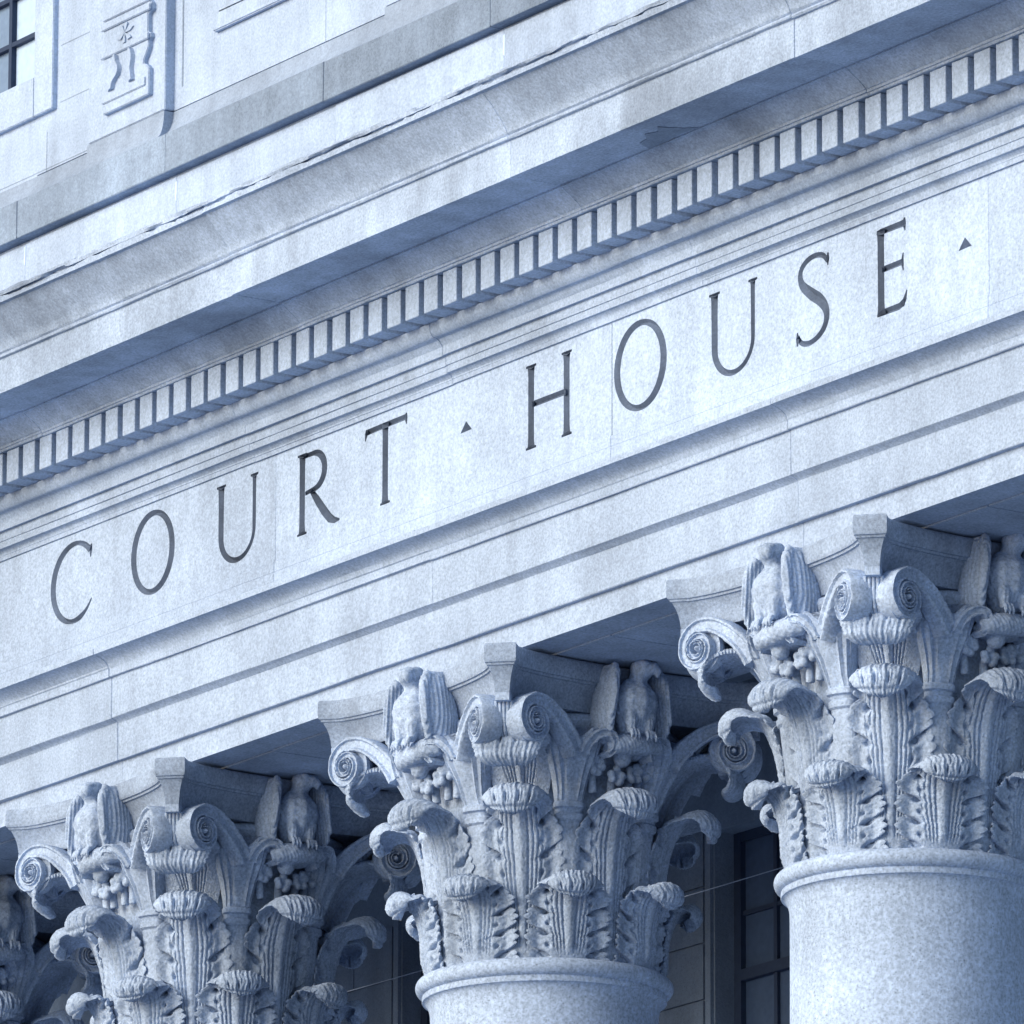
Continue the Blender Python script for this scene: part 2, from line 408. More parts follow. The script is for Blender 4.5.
# portico ceiling
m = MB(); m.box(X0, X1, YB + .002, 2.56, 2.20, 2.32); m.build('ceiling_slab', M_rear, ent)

# ------------------------------------------------------------------ attic storey
att = tag(empty('attic_storey'), 'pale stone attic storey wall with window and carved pilaster above the cornice', 'attic wall')
blk = [(-1.19, 3.902), (-1.19, 4.208), (-1.172, 4.2085), (-1.172, 4.228)]
extrude('blocking_course', boxed(blk, 0), M_att, att, jset(-1.535, 1.476), tone=.06)
for k, (mx, mz0, mz1) in enumerate(((-3.011, 4.105, 4.20), (-1.535, 4.09, 4.185), (1.417, 4.09, 4.19), (2.893, 4.03, 4.2))):
    m = MB(); m.prism([(mx - .007, mz0), (mx + .006, mz0 - .01), (mx + .008, mz1), (mx - .005, mz1 - .008)], -1.1925, -1.18); m.build('mortar_joint', M_mort, att)
bnd = [(-1.10, 4.2284), (-1.240, 4.2284), (-1.243, 4.232), (-1.243, 4.428), (-1.238, 4.4315), (-1.21, 4.4315)]
extrude('string_course', boxed(bnd, 0), M_band, att, jset(-.10, 1.466, jit=.03), tone=.10, gd=.009, gw=.004)
# plinth moulding following the breaks of the wall above
bays = [(-9.5, -2.40, -1.120), (-2.40, -1.655, -1.190), (-1.655, .40, -1.135), (.40, 8.0, -1.203)]
def plinth(x0, x1, yw, xa, xb):
    V = []; pr = [(0, 4.4317)] + arc(0, 4.437, 1, 4.582, 'ovo', 8)[1:] + [(1.0, 4.5835)]
    pr = [(-1.236 + (yw - .004 + 1.236) * a, z) for a, z in pr]
    return boxed(pr, -.5)
pls = []
for i, (x0, x1, yw) in enumerate(bays):
    extrude('plinth_moulding', plinth(x0, x1, yw, 0, 0), M_pli, att, [], x0=x0 + (.0 if i % 2 else .001), x1=x1 - (.0 if i % 2 else .001), tone=.0, wob=0)
# main wall bays, pierced for the window
WX0, WX1, WZ0 = -5.05, -3.02, 5.115
m = MB()
m.box(-9.5, WX0, -1.12, -.6, 4.591, 8); m.box(WX1, -2.4005, -1.12, -.6, 4.591, 8); m.box(WX0, WX1, -1.12, -.6, 4.584, WZ0)
m.box(-1.6545, .3995, -1.135, -.6, 4.591, 8)
wall = m.build('wall', M_att, att)
m = MB(); m.box(.40, 8.0, -1.203, -.6, 4.591, 8); m.build('pier', M_att, att)
m = MB(); m.box(-2.40, -1.655, -1.190, -.6, 4.591, 8); pil = m.build('pilaster', M_att, att, bevel=.004)
# vertical and horizontal fine joints drawn as shallow raised/recessed slips
def groove(x0, x1, z0, z1, y, mat=M_let):
    mb = MB(); mb.box(x0, x1, y - .0015, y + .004, z0, z1); return mb
g = MB()
for a in ((-1.583, -1.571, 4.70, 7.9),): g.box(a[0], a[1], -1.1372, -1.13, a[2], a[3])
g.build('incised_line', M_band, att)
# fine masonry joints on the attic wall (thin recessed-looking slips of weathered mortar)
g = MB()
for (x0, x1, z, y) in ((-2.80, -2.402, 4.925, -1.1215), (-2.80, -2.402, 5.23, -1.1215), (-9.4, -2.402, 4.60, -1.1215)): g.box(x0, x1, y, y + .01, z, z + .005)
for (x, z0, z1, y) in ((-2.93, 4.59, 4.80, -1.1215), (-.245, 4.59, 7.9, -1.1365), (-3.6, 4.59, 4.80, -1.1215)): g.box(x, x + .005, y, y + .01, z0, z1)
g.build('wall_joint', M_pli, att)
# recessed/raised panel of the bay to the right of the pilaster: a framed slab
m = MB(); m.box(-1.250, .20, -1.165, -1.134, 4.895, 8)
pn = m.build('raised_panel', M_att, att, bevel=.006)
m = MB(); m.box(-1.19, .14, -1.1705, -1.1645, 4.985, 8); m.build('panel_field', M_att, pn, bevel=.003)
# pilaster relief: stacked carved trophy with a wavy right edge
def relief():
    yP = -1.190
    m = MB()
    right = [(-1.770, 4.695), (-1.770, 4.80), (-1.767, 4.83), (-1.790, 4.855), (-1.822, 4.870), (-1.822, 4.89), (-1.800, 4.915), (-1.777, 4.95), (-1.777, 4.985), (-1.760, 4.99), (-1.760, 5.015), (-1.785, 5.03), (-1.785, 5.125), (-1.750, 5.14), (-1.750, 5.172), (-1.88, 5.29), (-1.88, 7.6)]
    left = [(-2.215, 7.6), (-2.215, 4.695)]
    m.prism(right + left, yP - .028, yP + .01)
    base = m.build('relief_panel', M_att, pil, bevel=.004)
    for q in ((-2.225, -1.765, 4.985, 5.018, .040), (-2.225, -1.750, 5.135, 5.170, .040), (-2.215, -1.795, 4.748, 4.795, .036)):
        d = MB(); d.box(q[0], q[1], yP - q[4], yP - .0275, q[2], q[3]); d.build('moulding_bar', M_att, pil, bevel=.004)
    d = MB(); d.prism([(-2.21, 5.185), (-1.76, 5.185), (-1.90, 5.285), (-2.21, 5.285)], yP - .038, yP - .0275); d.build('carved_gable', M_att, pil, bevel=.004)
    for (pts) in ([(-2.085, 4.975), (-2.080, 4.94), (-2.062, 4.905), (-2.072, 4.87), (-2.110, 4.84), (-2.120, 4.805)], [(-1.940, 4.975), (-1.930, 4.94), (-1.935, 4.905), (-1.943, 4.87), (-1.930, 4.83), (-1.920, 4.805)]):
        q = smooth_path(pts, 16); V = []; F = []
        for i, (x, z) in enumerate(q):
            w = .030 * (0.6 + .4 * math.sin(PI * i / 15))
            V += [(x + w, yP - .027, z), (x + w * .8, yP - .052, z), (x - w * .2, yP - .050, z), (x - w * 2.6, yP - .027, z)]
        for i in range(15):
            for k in range(3): F.append((4 * i + k, 4 * i + k + 1, 4 * i + 5 + k, 4 * i + 4 + k))
        F += [(0, 1, 2, 3), (60, 61, 62, 63)]
        link('carved_drapery', mesh_from(V, F), M_att, pil, smooth=50)
    r = MB()
    for k in range(6):
        a = k * PI / 3 + .3; cx, cz = -1.995, 5.075
        r.prism([(cx, cz), (cx + .05 * math.cos(a - .3), cz + .05 * math.sin(a - .3)), (cx + .085 * math.cos(a), cz + .055 * math.sin(a)), (cx + .05 * math.cos(a + .3), cz + .05 * math.sin(a + .3))], yP - .037, yP - .027)
    r.build('carved_star', M_att, pil)
relief()
# attic window
m = MB()
m.box(-5.30, -3.0205, -1.150, -1.10, 4.900, 5.114); m.box(-3.02, -2.833, -1.150, -1.10, 4.900, 8); m.box(-5.30, -5.05, -1.150, -1.10, 5.1145, 8)
m.build('window_surround', M_att, att, bevel=.004)
wf = MB(); wf.box(-5.049, -3.021, -1.03, -.97, 5.1155, 5.175); wf.box(-3.478, -3.448, -1.035, -.99, 5.176, 7.9); wf.box(-4.50, -4.47, -1.035, -.99, 5.176, 7.9)
for z in (5.405, 5.66, 5.92, 6.2): wf.box(-5.049, -3.021, -1.0335, -.992, z, z + .024)
win = wf.build('attic_window', M_frame, att)
g = MB(); g.box(-5.049, -3.4635, -1.005, -1.0, 5.1755, 7.9); g.build('pane', M_glassp, win)
g = MB(); g.box(-3.4625, -3.0215, -1.005, -1.0, 5.1755, 7.9); g.build('pane', M_blind, win)

# ------------------------------------------------------------------ rear wall with windows
rear = tag(empty('rear_wall'), 'shaded stone rear wall with tall dark windows standing behind the columns', 'wall', None, 'thing')
YW = 2.58
wl = [-2.25 + k * S for k in (-2, -1, 0, 1)]; WW = 1.52; ZTOP = 1.456; ZLOW = -3.5
m = MB(); edges = [X0] + [e for a in wl for e in (a, a + WW)] + [X1]
for i in range(0, len(edges), 2): m.box(edges[i], edges[i + 1], YW, YW + .5, -10, 2.32)
for a in wl: m.box(a, a + WW, YW, YW + .5, ZTOP, 2.32); m.box(a, a + WW, YW, YW + .5, -10, ZLOW)
# rusticated blocks: slightly proud courses with real gaps
b = m
for i in range(0, len(edges), 2):
    xa, xb = max(edges[i] + .085, -8.2), min(edges[i + 1] - .085, 5.0)
    if xb - xa < .3: continue
    z = ZTOP + .02; k = 0
    while z > -3.0:
        z1 = z - .30
        if k % 2: xs = [xa, xa + (xb - xa) * .36, xb]
        else: xs = [xa, xb - (xb - xa) * .30, xb]
        for p, q in zip(xs, xs[1:]): b.box(p + .004, q - .004, YW - .014, YW + .004, z1 + .005, z - .005)
        z = z1; k += 1
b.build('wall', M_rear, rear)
f_ = MB()
for a in wl:
    for (p, q) in ((a - .06, a - .012), (a + WW + .012, a + WW + .06)): f_.box(p, q, YW - .022, YW + .004, ZLOW, ZTOP + .03)
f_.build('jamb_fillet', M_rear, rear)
for a in wl:
    w = MB(); yw = YW + .12
    w.box(a + .001, a + .062, yw, yw + .07, ZLOW, ZTOP - .001); w.box(a + WW - .062, a + WW - .001, yw, yw + .07, ZLOW, ZTOP - .001)
    w.box(a + .0625, a + WW - .0625, yw + .002, yw + .07, ZTOP - .05, ZTOP - .001)
    for x in (.34, .70, 1.06): w.box(a + x, a + x + .030, yw + .012, yw + .06, ZLOW, ZTOP - .0505)
    for z in (1.025, .36, .03, -.3, -.63, -1.0): w.box(a + .0625, a + WW - .0625, yw + .0145, yw + .058, z - .012, z + .012)
    w.box(a + .0625, a + WW - .0625, yw - .006, yw + .065, .665, .725)
    wo = w.build('window', M_frame, rear)
    gl = MB(); gl.box(a + .0625, a + WW - .0625, yw + .032, yw + .036, ZLOW, ZTOP - .0505); gl.build('pane', M_glass, wo)

# ------------------------------------------------------------------ bird wire
pts = [(-9, 1.2, .70), (-3.6, 1.2, .678), (-1.6, 1.2, .655), (.3, 1.2, .650), (4, 1.2, .665), (7.9, 1.2, .70)]
cu = smooth_path(pts, 60); V = []; F = []
for (x, y, z) in cu:
    for k in range(5): V.append((x, y + .0028 * math.cos(k * 2 * PI / 5), z + .0028 * math.sin(k * 2 * PI / 5)))
F = grid_faces(5, 60, True)
tag(link('wire', mesh_from(V, F), M_wire, smooth=80), 'thin pale wire strung level behind the column capitals', 'wire')

# ------------------------------------------------------------------ capital pieces
AH, AC, HC = .83900597, .10807315, 1.412285
def rot_az(P, az):
    """local frame (lateral x, outward o, z) -> capital xyz for azimuth az, 0 = facing -Y."""
    P = np.asarray(P, float); s, c = math.sin(az), math.cos(az)
    return np.stack([P[..., 0] * c + P[..., 1] * s, P[..., 0] * s - P[..., 1] * c, P[..., 2]], -1)

def gauss(x, w): return np.exp(-(x / w) ** 2)
def sstep(x, a, b):
    t = np.clip((x - a) / (b - a), 0, 1); return t * t * (3 - 2 * t)

def leaf_mesh(spine, Wbody, Wtip, v_tip, nl, seed, base_w=None, nu=101, nv=170, dome=.035, droop=.05, wavy_tip=0.0, bulge=.03, blunt=2.4, thick=.020, lobed=1.0, stand=.012):
    """acanthus leaf: spine in (r,z); rises up the bell, curls outward and folds over in a ribbed cap."""
    Q = smooth_path(spine, nv); r, z = Q[:, 0], Q[:, 1]
    T = np.gradient(Q, axis=0); T /= np.linalg.norm(T, axis=1)[:, None]
    T[1:-1] = (T[:-2] + T[1:-1] + T[2:]); T /= np.linalg.norm(T, axis=1)[:, None]
    Nr, Nz = T[:, 1], -T[:, 0]
    v = np.linspace(0, 1, nv)[:, None]; u = np.linspace(-1, 1, nu)[None, :]
    rr = np.random.default_rng(seed)
    # half width
    base_w = base_w or Wbody * .92
    vt = v / v_tip
    Wb = base_w + (Wbody - base_w) * np.sin(np.clip(vt, 0, 1) * PI / 2) ; Wb = Wb * (1 - .22 * sstep(vt, .72, 1.0))
    t2 = np.clip((v - v_tip) / (1 - v_tip), 0, 1)
    Wt = Wtip * np.sqrt(np.clip(1 - (np.clip(t2 - .35, 0, 1) / .65) ** blunt, 0.0, 1)) + .012
    k = sstep(v, v_tip - .05, v_tip + .06); W = Wb * (1 - k) + Wt * k
    body = 1 - sstep(v, v_tip - .03, v_tip + .05)
    # lobes slope upward away from the midrib; each lobe has three fingers
    ph = (v / v_tip) * nl - .75 * np.abs(u) + .22
    frac = ph - np.floor(ph); lob = np.sin(PI * np.clip(frac, 0, 1)) ** .5
    fing = np.abs(np.cos(3 * PI * (frac - .5))) ** .8
    lo = body * lobed
    of = 1 - lo * (.30 * (1 - lob) ** 1.2 + .10 * (1 - fing))
    if wavy_tip: of = of - (1 - body) * wavy_tip * (np.abs(np.sin(v * 150)))
    lat = W * u * (1 + (of - 1) * np.abs(u) ** 1.3)
    au = np.abs(u)
    fade = sstep(v, .02, .10)
    spread = .62 + .75 * np.clip(vt, 0, 1)
    D = bulge * (1 - au ** 2) + stand * np.ones_like(v) * sstep(v, 0.0, .12)
    D = D + body * fade * .010 * gauss(u, .10)
    for c0, dd, ww in ((.15, .011, .022), (.25, .010, .020), (.35, .010, .020), (.45, .007, .020)):
        D = D - body * fade * dd * gauss(au - c0 * spread, ww)
    ec = np.minimum(frac, 1 - frac)
    D = D - lo * .030 * gauss(ec, .085) * sstep(au, .40, .62)                        # cuts between lobes
    D = D + lo * (.026 * sstep(au, .66, 1.0) - .014 * gauss(au - .70, .16)) * lob     # dished lobes with raised rims
    D = D - lo * .0075 * (1 - fing) * sstep(au, .58, .9)                             # finger grooves
    D = D - lo * .075 * gauss(ec, .095) * gauss(au - .60, .075)                       # drilled eyes
    D = D - lo * .030 * gauss(frac - .5, .10) * gauss(au - .47, .05)
    tipk = 1 - body
    D = D + tipk * (droop * au ** 2.2 + .002 * np.cos(u * 30) * (1 - au ** 4))
    th = thick * (.35 + .65 * (1 - au ** 6)) + tipk * (dome * (1 - au ** 2) ** .8) * sstep(v, v_tip, v_tip + .15) * (1 - .75 * sstep(t2, .6, 1.0))
    ribs = tipk * .0024 * np.cos(u * 44 + 1.2 * np.sin(v * 60 + seed)) * (1 - .5 * au) - tipk * .030 * sum(gauss(u - c0, .035) for c0 in (-.55, -.15, .28, .62)) * gauss(t2 - .66, .075) - tipk * .010 * gauss(t2 - .80, .03)
    lat = lat + rr.normal(0, .0010, lat.shape); D = D + rr.normal(0, .0010, D.shape)
    def place(Dd):
        rad = r[:, None] + Nr[:, None] * Dd; zz = z[:, None] + Nz[:, None] * Dd
        ref = np.maximum(r[:, None], .52); ang = lat / ref
        rd = np.maximum(rad, .05)
        return np.stack([rd * np.sin(ang), rd * np.cos(ang), zz], -1)
    A = place(D); B = place(D - th - ribs)
    # darker drilled eyes in the tip
    V = np.vstack([A.reshape(-1, 3), B.reshape(-1, 3)])
    n = nu * nv; F = grid_faces(nu, nv)
    F += [tuple(n + i for i in f[::-1]) for f in grid_faces(nu, nv)]
    for j in range(nv - 1):
        a, b = j * nu, (j + 1) * nu; F += [(a, b, n + b, n + a)]
        a, b = j * nu + nu - 1, (j + 1) * nu + nu - 1; F += [(b, a, n + a, n + b)]
    for i in range(nu - 1):
        F += [(i + 1, i, n + i, n + i + 1)]; e = (nv - 1) * nu; F += [(e + i, e + i + 1, n + e + i + 1, n + e + i)]
    V = rot_az(V, 0)
    me = mesh_from(V, F, 'leaf'); me.materials.append(M_cap)
    me.polygons.foreach_set('use_smooth', [True] * len(me.polygons)); me.set_sharp_from_angle(angle=R(62))
    return me

leaf_low = leaf_mesh([(.548, 0), (.556, .09), (.562, .20), (.585, .30), (.63, .375), (.69, .405), (.745, .385), (.765, .335), (.745, .280), (.705, .262)],
                     .212, .132, .60, 4, 1, base_w=.205, dome=.028)
leaf_up = leaf_mesh([(.520, 0), (.528, .25), (.545, .45), (.572, .60), (.625, .725), (.70, .790), (.79, .798), (.856, .755), (.870, .69), (.845, .640), (.80, .63)],
                    .208, .147, .66, 5, 2, base_w=.16, dome=.028)
leaf_low2 = leaf_mesh([(.548, 0), (.556, .09), (.562, .20), (.585, .295), (.63, .368), (.69, .396), (.748, .372), (.762, .318), (.738, .268), (.70, .255)],
                     .208, .128, .60, 4, 11, base_w=.205, dome=.030)
leaf_up2 = leaf_mesh([(.520, 0), (.528, .25), (.545, .45), (.572, .60), (.625, .72), (.70, .782), (.79, .790), (.850, .745), (.862, .68), (.838, .632), (.80, .626)],
                    .204, .150, .66, 5, 12, base_w=.16, dome=.026)
leaf_third = leaf_mesh([(.565, .72), (.592, .83), (.645, .925), (.72, .990), (.80, 1.014), (.87, 1.004), (.918, .968), (.930, .925), (.908, .900), (.885, .905)],
                       .165, .165, .50, 3, 3, base_w=.11, dome=.014, droop=-.012, wavy_tip=.05, bulge=.0, blunt=5.0, thick=.032, lobed=0.0, stand=0.0)

def sweep(path, nrm, sec, hts, name, cap=True, wid=None):
    """path 3-D points in a plane with normal nrm; sec: list of (a,b) fractions: a along in-plane normal * hts, b along nrm * wid."""
    P = np.asarray(path, float); n = len(P); nrm = np.asarray(nrm, float)
    T = np.gradient(P, axis=0); T /= np.linalg.norm(T, axis=1)[:, None] + 1e-12
    Mn = np.cross(nrm, T)
    V = []
    for i in range(n):
        for a, b in sec: V.append(P[i] + Mn[i] * a * hts[i] + nrm * b * wid[i] + rng.normal(0, .0011, 3))
    k = len(sec); F = grid_faces(k, n, True)
    if cap: F += [tuple(range(k))[::-1], tuple(range((n - 1) * k, n * k))]
    return np.array(V), F
CH = [(1, -.40), (1, .40), (.86, .5), (.62, .5), (.44, .36), (-.44, .36), (-.62, .5), (-.86, .5), (-1, .40), (-1, -.40), (-.86, -.5), (-.62, -.5), (-.44, -.36), (.44, -.36), (.62, -.5), (.86, -.5)]

def volute_mesh(side):
    sp = R(31); rc, lc = 1.050, .036
    dr, dl = -math.cos(sp), math.sin(sp)                 # inward direction in (radial, lateral)
    cs, cz = .140, 1.062                                  # spiral centre
    def P3(s, z): return np.array([side * (lc + dl * s), rc + dr * s, z])   # lateral, outward, z
    nrm = np.array([side * math.cos(sp), math.sin(sp), 0.0])
    arm = smooth_path([(.455, .96), (.415, 1.02), (.35, 1.085), (.275, 1.138), (.205, 1.166), (cs, cz + .108)], 40)
    pts = [P3(s, z) for s, z in arm]; h = list(np.linspace(.046, .036, 40)); w = list(np.linspace(.085, .100, 40))
    turns = 2.1; R0 = .108; k = .52
    n = 110
    for i in range(1, n):
        th = turns * 2 * PI * i / (n - 1); rad = R0 * k ** (th / (2 * PI))
        pts.append(P3(cs - rad * math.sin(th), cz + rad * math.cos(th))); h.append(rad * (1 - k) / (1 + k) * .86); w.append(.100 + .026 * (i / n))
    V, F = sweep(pts, nrm, CH, h, 'v', wid=w)
    V = list(V); k0 = len(V)
    # backing disc and eye
    ring = 40; c = P3(cs, cz)
    for rr_, off in ((.108, -.012), (.108, .012)):
        for i in range(ring):
            a = 2 * PI * i / ring; V.append(P3(cs + rr_ * math.sin(a), cz + rr_ * math.cos(a)) + nrm * off)
    F += [(k0 + i, k0 + (i + 1) % ring, k0 + ring + (i + 1) % ring, k0 + ring + i) for i in range(ring)] + [tuple(range(k0, k0 + ring)), tuple(range(k0 + ring, k0 + 2 * ring))]
    k1 = len(V)
    for a_ in range(7):
        t = -PI / 2 + PI * a_ / 6
        for i in range(12):
            b = 2 * PI * i / 12
            V.append(P3(cs + .020 * math.cos(t) * math.cos(b), cz + .020 * math.cos(t) * math.sin(b)) + nrm * (.066 * math.sin(t)))
    F += grid_faces(12, 7, True, k1)
    me = mesh_from(rot_az(np.array(V), 0), F, 'volute'); me.materials.append(M_cap)
    me.polygons.foreach_set('use_smooth', [True] * len(me.polygons)); me.set_sharp_from_angle(angle=R(40)); return me
vol_m = {s: volute_mesh(s) for s in (1, -1)}

def helix_mesh(side):
    """small inner scroll under the eagle, springing from the stalk toward the face centre."""
    o0 = .655
    pa = smooth_path([(.235, .960), (.228, 1.005), (.195, 1.048), (.148, 1.058), (.112, 1.03), (.106, .99), (.125, .962)], 40)
    path = [np.array([side * a, o0 + .03 * (1 - abs(a) / .26) + .02, z]) for a, z in pa]
    # bend with the bell
    path = [np.array([p[0], math.sqrt(max(.60 ** 2 - p[0] ** 2, .2)) + .055 + .10 * np.clip((p[2] - .85) / .2, 0, 1), p[2]]) for p in path]
    n = len(path); h = np.linspace(.030, .016, n); w = np.linspace(.07, .10, n)
    V, F = sweep(path, (0, 1, 0), CH, h, 'h', wid=w)
    me = mesh_from(rot_az(V, 0), F, 'helix'); me.materials.append(M_cap)
    me.polygons.foreach_set('use_smooth', [True] * len(me.polygons)); me.set_sharp_from_angle(angle=R(45)); return me
hel_m = {s: helix_mesh(s) for s in (1, -1)}

def stalk_mesh():
    """fluted stalk between the upper leaves, ringed at a collar, opening into a ribbed sheath."""
    rows = [(0.0, .52, .060, .03), (.40, .535, .060, .035), (.655, .560, .062, .04), (.665, .568, .070, .045), (.690, .570, .071, .047), (.70, .566, .064, .042), (.715, .570, .064, .042), (.722, .578, .073, .05), (.745, .58, .074, .05), (.752, .576, .068, .045),
            (.80, .588, .075, .056), (.87, .612, .092, .062), (.94, .650, .118, .062), (1.00, .69, .146, .052), (1.04, .712, .168, .034), (1.055, .718, .165, .012)]
    nseg = 40; V = []
    for z, rc, hw, dp in rows:
        for i in range(nseg):
            t = 2 * PI * i / nseg; c, s = math.cos(t), math.sin(t)
            x = hw * math.copysign(abs(c) ** .6, c); y = dp * math.copysign(abs(s) ** .6, s)
            fl = (.003 if z < .65 else .008 if z > .79 else 0) * math.cos(t * 15)
            y += fl
            zz = z + (.05 * (abs(x) / .2) ** 2 - .03 * math.cos(x * 30) if z > .98 else 0)
            V.append((x, rc + y - x * x * .9, zz))
    F = grid_faces(nseg, len(rows), True) + [tuple(range(nseg)), tuple(range((len(rows) - 1) * nseg, len(rows) * nseg))]
    me = mesh_from(rot_az(np.array(V), 0), F, 'stalk'); me.materials.append(M_cap)
    me.polygons.foreach_set('use_smooth', [True] * len(me.polygons)); me.set_sharp_from_angle(angle=R(40)); return me
stalk_m = stalk_mesh()

# ---- organic pieces blended by voxel remesh
def blob(bm, c, rad, axis=None, seg=16):
    M = Matrix.Translation(c) @ ((axis.to_matrix().to_4x4()) if axis else Matrix()) @ Matrix.Diagonal((*rad, 1))
    bmesh.ops.create_uvsphere(bm, u_segments=seg, v_segments=seg // 2 + 2, radius=1, matrix=M)
def loft(bm, rows, n=20):
    """rows: (centre xyz, half x, half y) ellipses stacked; closes the ends."""
    rings = []
    for c, a, b in rows:
        rings.append([bm.verts.new((c[0] + a * math.cos(2 * PI * i / n), c[1] + b * math.sin(2 * PI * i / n), c[2])) for i in range(n)])
    for p, q in zip(rings, rings[1:]):
        for i in range(n): bm.faces.new((p[i], p[(i + 1) % n], q[(i + 1) % n], q[i]))
    bm.faces.new(rings[0][::-1]); bm.faces.new(rings[-1])
def tube(bm, pts, rads, n=10):
    q = [Vector(p) for p in pts]; rings = []
    for i, p in enumerate(q):
        t = (q[min(i + 1, len(q) - 1)] - q[max(i - 1, 0)]).normalized(); a = t.orthogonal().normalized(); b = t.cross(a)
        rings.append([bm.verts.new(p + (a * math.cos(2 * PI * k / n) + b * math.sin(2 * PI * k / n)) * rads[i]) for k in range(n)])
    # keep rings aligned
    for p, r_ in zip(rings, rings[1:]):
        best = min(range(n), key=lambda s: sum((p[k].co - r_[(k + s) % n].co).length for k in range(n)))
        r_[:] = r_[best:] + r_[:best]
        for k in range(n): bm.faces.new((p[k], p[(k + 1) % n], r_[(k + 1) % n], r_[k]))
    bm.faces.new(rings[0][::-1]); bm.faces.new(rings[-1])
def remeshed(bm, voxel, smooth_it, disp=None, name='m'):
    bmesh.ops.recalc_face_normals(bm, faces=bm.faces)
    me = bpy.data.meshes.new('tmp'); bm.to_mesh(me); bm.free()
    o = bpy.data.objects.new('tmp', me); COL.objects.link(o)
    md = o.modifiers.new('r', 'REMESH'); md.mode = 'VOXEL'; md.voxel_size = voxel
    ms = o.modifiers.new('s', 'SMOOTH'); ms.iterations = smooth_it; ms.factor = .5
    dg = bpy.context.evaluated_depsgraph_get(); dg.update()
    out = bpy.data.meshes.new_from_object(o.evaluated_get(dg)); out.name = name
    bpy.data.objects.remove(o); bpy.data.meshes.remove(me)
    if disp:
        n = len(out.vertices); co = np.empty(n * 3); out.vertices.foreach_get('co', co); co = co.reshape(-1, 3)
        nr = np.empty(n * 3); out.vertices.foreach_get('normal', nr); nr = nr.reshape(-1, 3)
        co = co + nr * disp(co, nr)[:, None]; out.vertices.foreach_set('co', co.ravel()); out.update()
    out.materials.clear(); out.materials.append(M_cap)
    out.polygons.foreach_set('use_smooth', [True] * len(out.polygons)); return out

def eagle_mesh():
    bm = bmesh.new(); O = .735                           # coordinates: x lateral, y outward, z
    # torso, chest thrown forward, joined to the block behind
    loft(bm, [((0, O + .000, 1.085), .056, .045), ((0, O + .018, 1.14), .098, .074), ((0, O + .034, 1.20), .122, .092), ((0, O + .042, 1.26), .128, .098), ((0, O + .038, 1.305), .112, .088), ((0, O + .030, 1.335), .086, .070), ((.002, O + .026, 1.360), .052, .052)])
    # neck and hunched head turned to its left
    loft(bm, [((.004, O + .030, 1.330), .066, .058), ((.010, O + .042, 1.358), .050, .052), ((.018, O + .060, 1.386), .058, .062), ((.022, O + .068, 1.412), .064, .068), ((.020, O + .064, 1.438), .056, .060), ((.016, O + .056, 1.458), .030, .034)])
    tube(bm, [(.034, O + .098, 1.410), (.060, O + .124, 1.408), (.077, O + .130, 1.392), (.080, O + .126, 1.368)], [.042, .034, .022, .006])
    blob(bm, (.056, O + .104, 1.430), (.034, .022, .011)); blob(bm, (.006, O + .122, 1.428), (.026, .018, .011))
    # raised wings: tall cupped slabs either side
    for s in (-1, 1):
        for rows in ([(1.055, .150, -.055, .034, .055), (1.12, .166, -.045, .040, .085), (1.20, .166, -.030, .040, .100), (1.28, .160, -.020, .036, .098), (1.35, .152, -.018, .032, .084), (1.395, .144, -.022, .029, .064), (1.425, .136, -.026, .020, .040)],):
            loft(bm, [((s * x, O + .01 + y, z), a, b) for z, x, y, a, b in rows], 18)
        tube(bm, [(s * .175, O + .060, 1.10), (s * .185, O + .085, 1.18), (s * .172, O + .090, 1.28), (s * .158, O + .078, 1.36), (s * .138, O + .045, 1.415)], [.016, .021, .023, .024, .024])
        # feathered thigh, shank, toes
        tube(bm, [(s * .052, O + .055, 1.23), (s * .056, O + .075, 1.175), (s * .054, O + .082, 1.13), (s * .052, O + .085, 1.10)], [.050, .044, .030, .020])
        for k in (-1, 0, 1):
            tube(bm, [(s * .052 + k * .012, O + .088, 1.108), (s * .052 + k * .022, O + .112, 1.106), (s * .052 + k * .025, O + .122, 1.085), (s * .052 + k * .025, O + .118, 1.066)], [.012, .012, .010, .005], 8)
    # tail behind
    loft(bm, [((0, O - .03, 1.04), .055, .03), ((0, O - .03, 1.10), .06, .04), ((0, O - .02, 1.2), .07, .05)])
    # back panel tying bird to the abacus
    loft(bm, [((0, O - .055, 1.06), .15, .035), ((0, O - .055, 1.35), .125, .035)])
    def disp(co, nr):
        x, y, z = co.T; a = np.arctan2(x, y - O + .1)
        row = z * 62; f = np.sin(row + .0) * np.cos(a * 16 + np.floor(row / PI) * PI) * .0044
        wing = (np.abs(x) > .115) & (z < 1.40)
        f = np.where(wing, .0036 * np.sin((np.abs(x) * 1.0 + y * 1.2) * 225 + z * 24), f)
        leg = (z < 1.17) & (np.abs(x) < .11)
        f = np.where(leg, .0018 * np.sin(x * 330), f)
        return f + np.random.default_rng(3).normal(0, .0006, len(x))
    me = remeshed(bm, .0058, 3, disp, 'eagle')
    co = np.empty(len(me.vertices) * 3); me.vertices.foreach_get('co', co); co = co.reshape(-1, 3)
    co[:, 0] *= .93; co[:, 1] = .712 + (co[:, 1] - .735) * .95; co[:, 2] = 1.43 - (1.456 - co[:, 2]) * 1.03
    me.vertices.foreach_set('co', rot_az(co, 0).ravel()); me.flip_normals(); me.update(); return me
eagle_m = eagle_mesh()

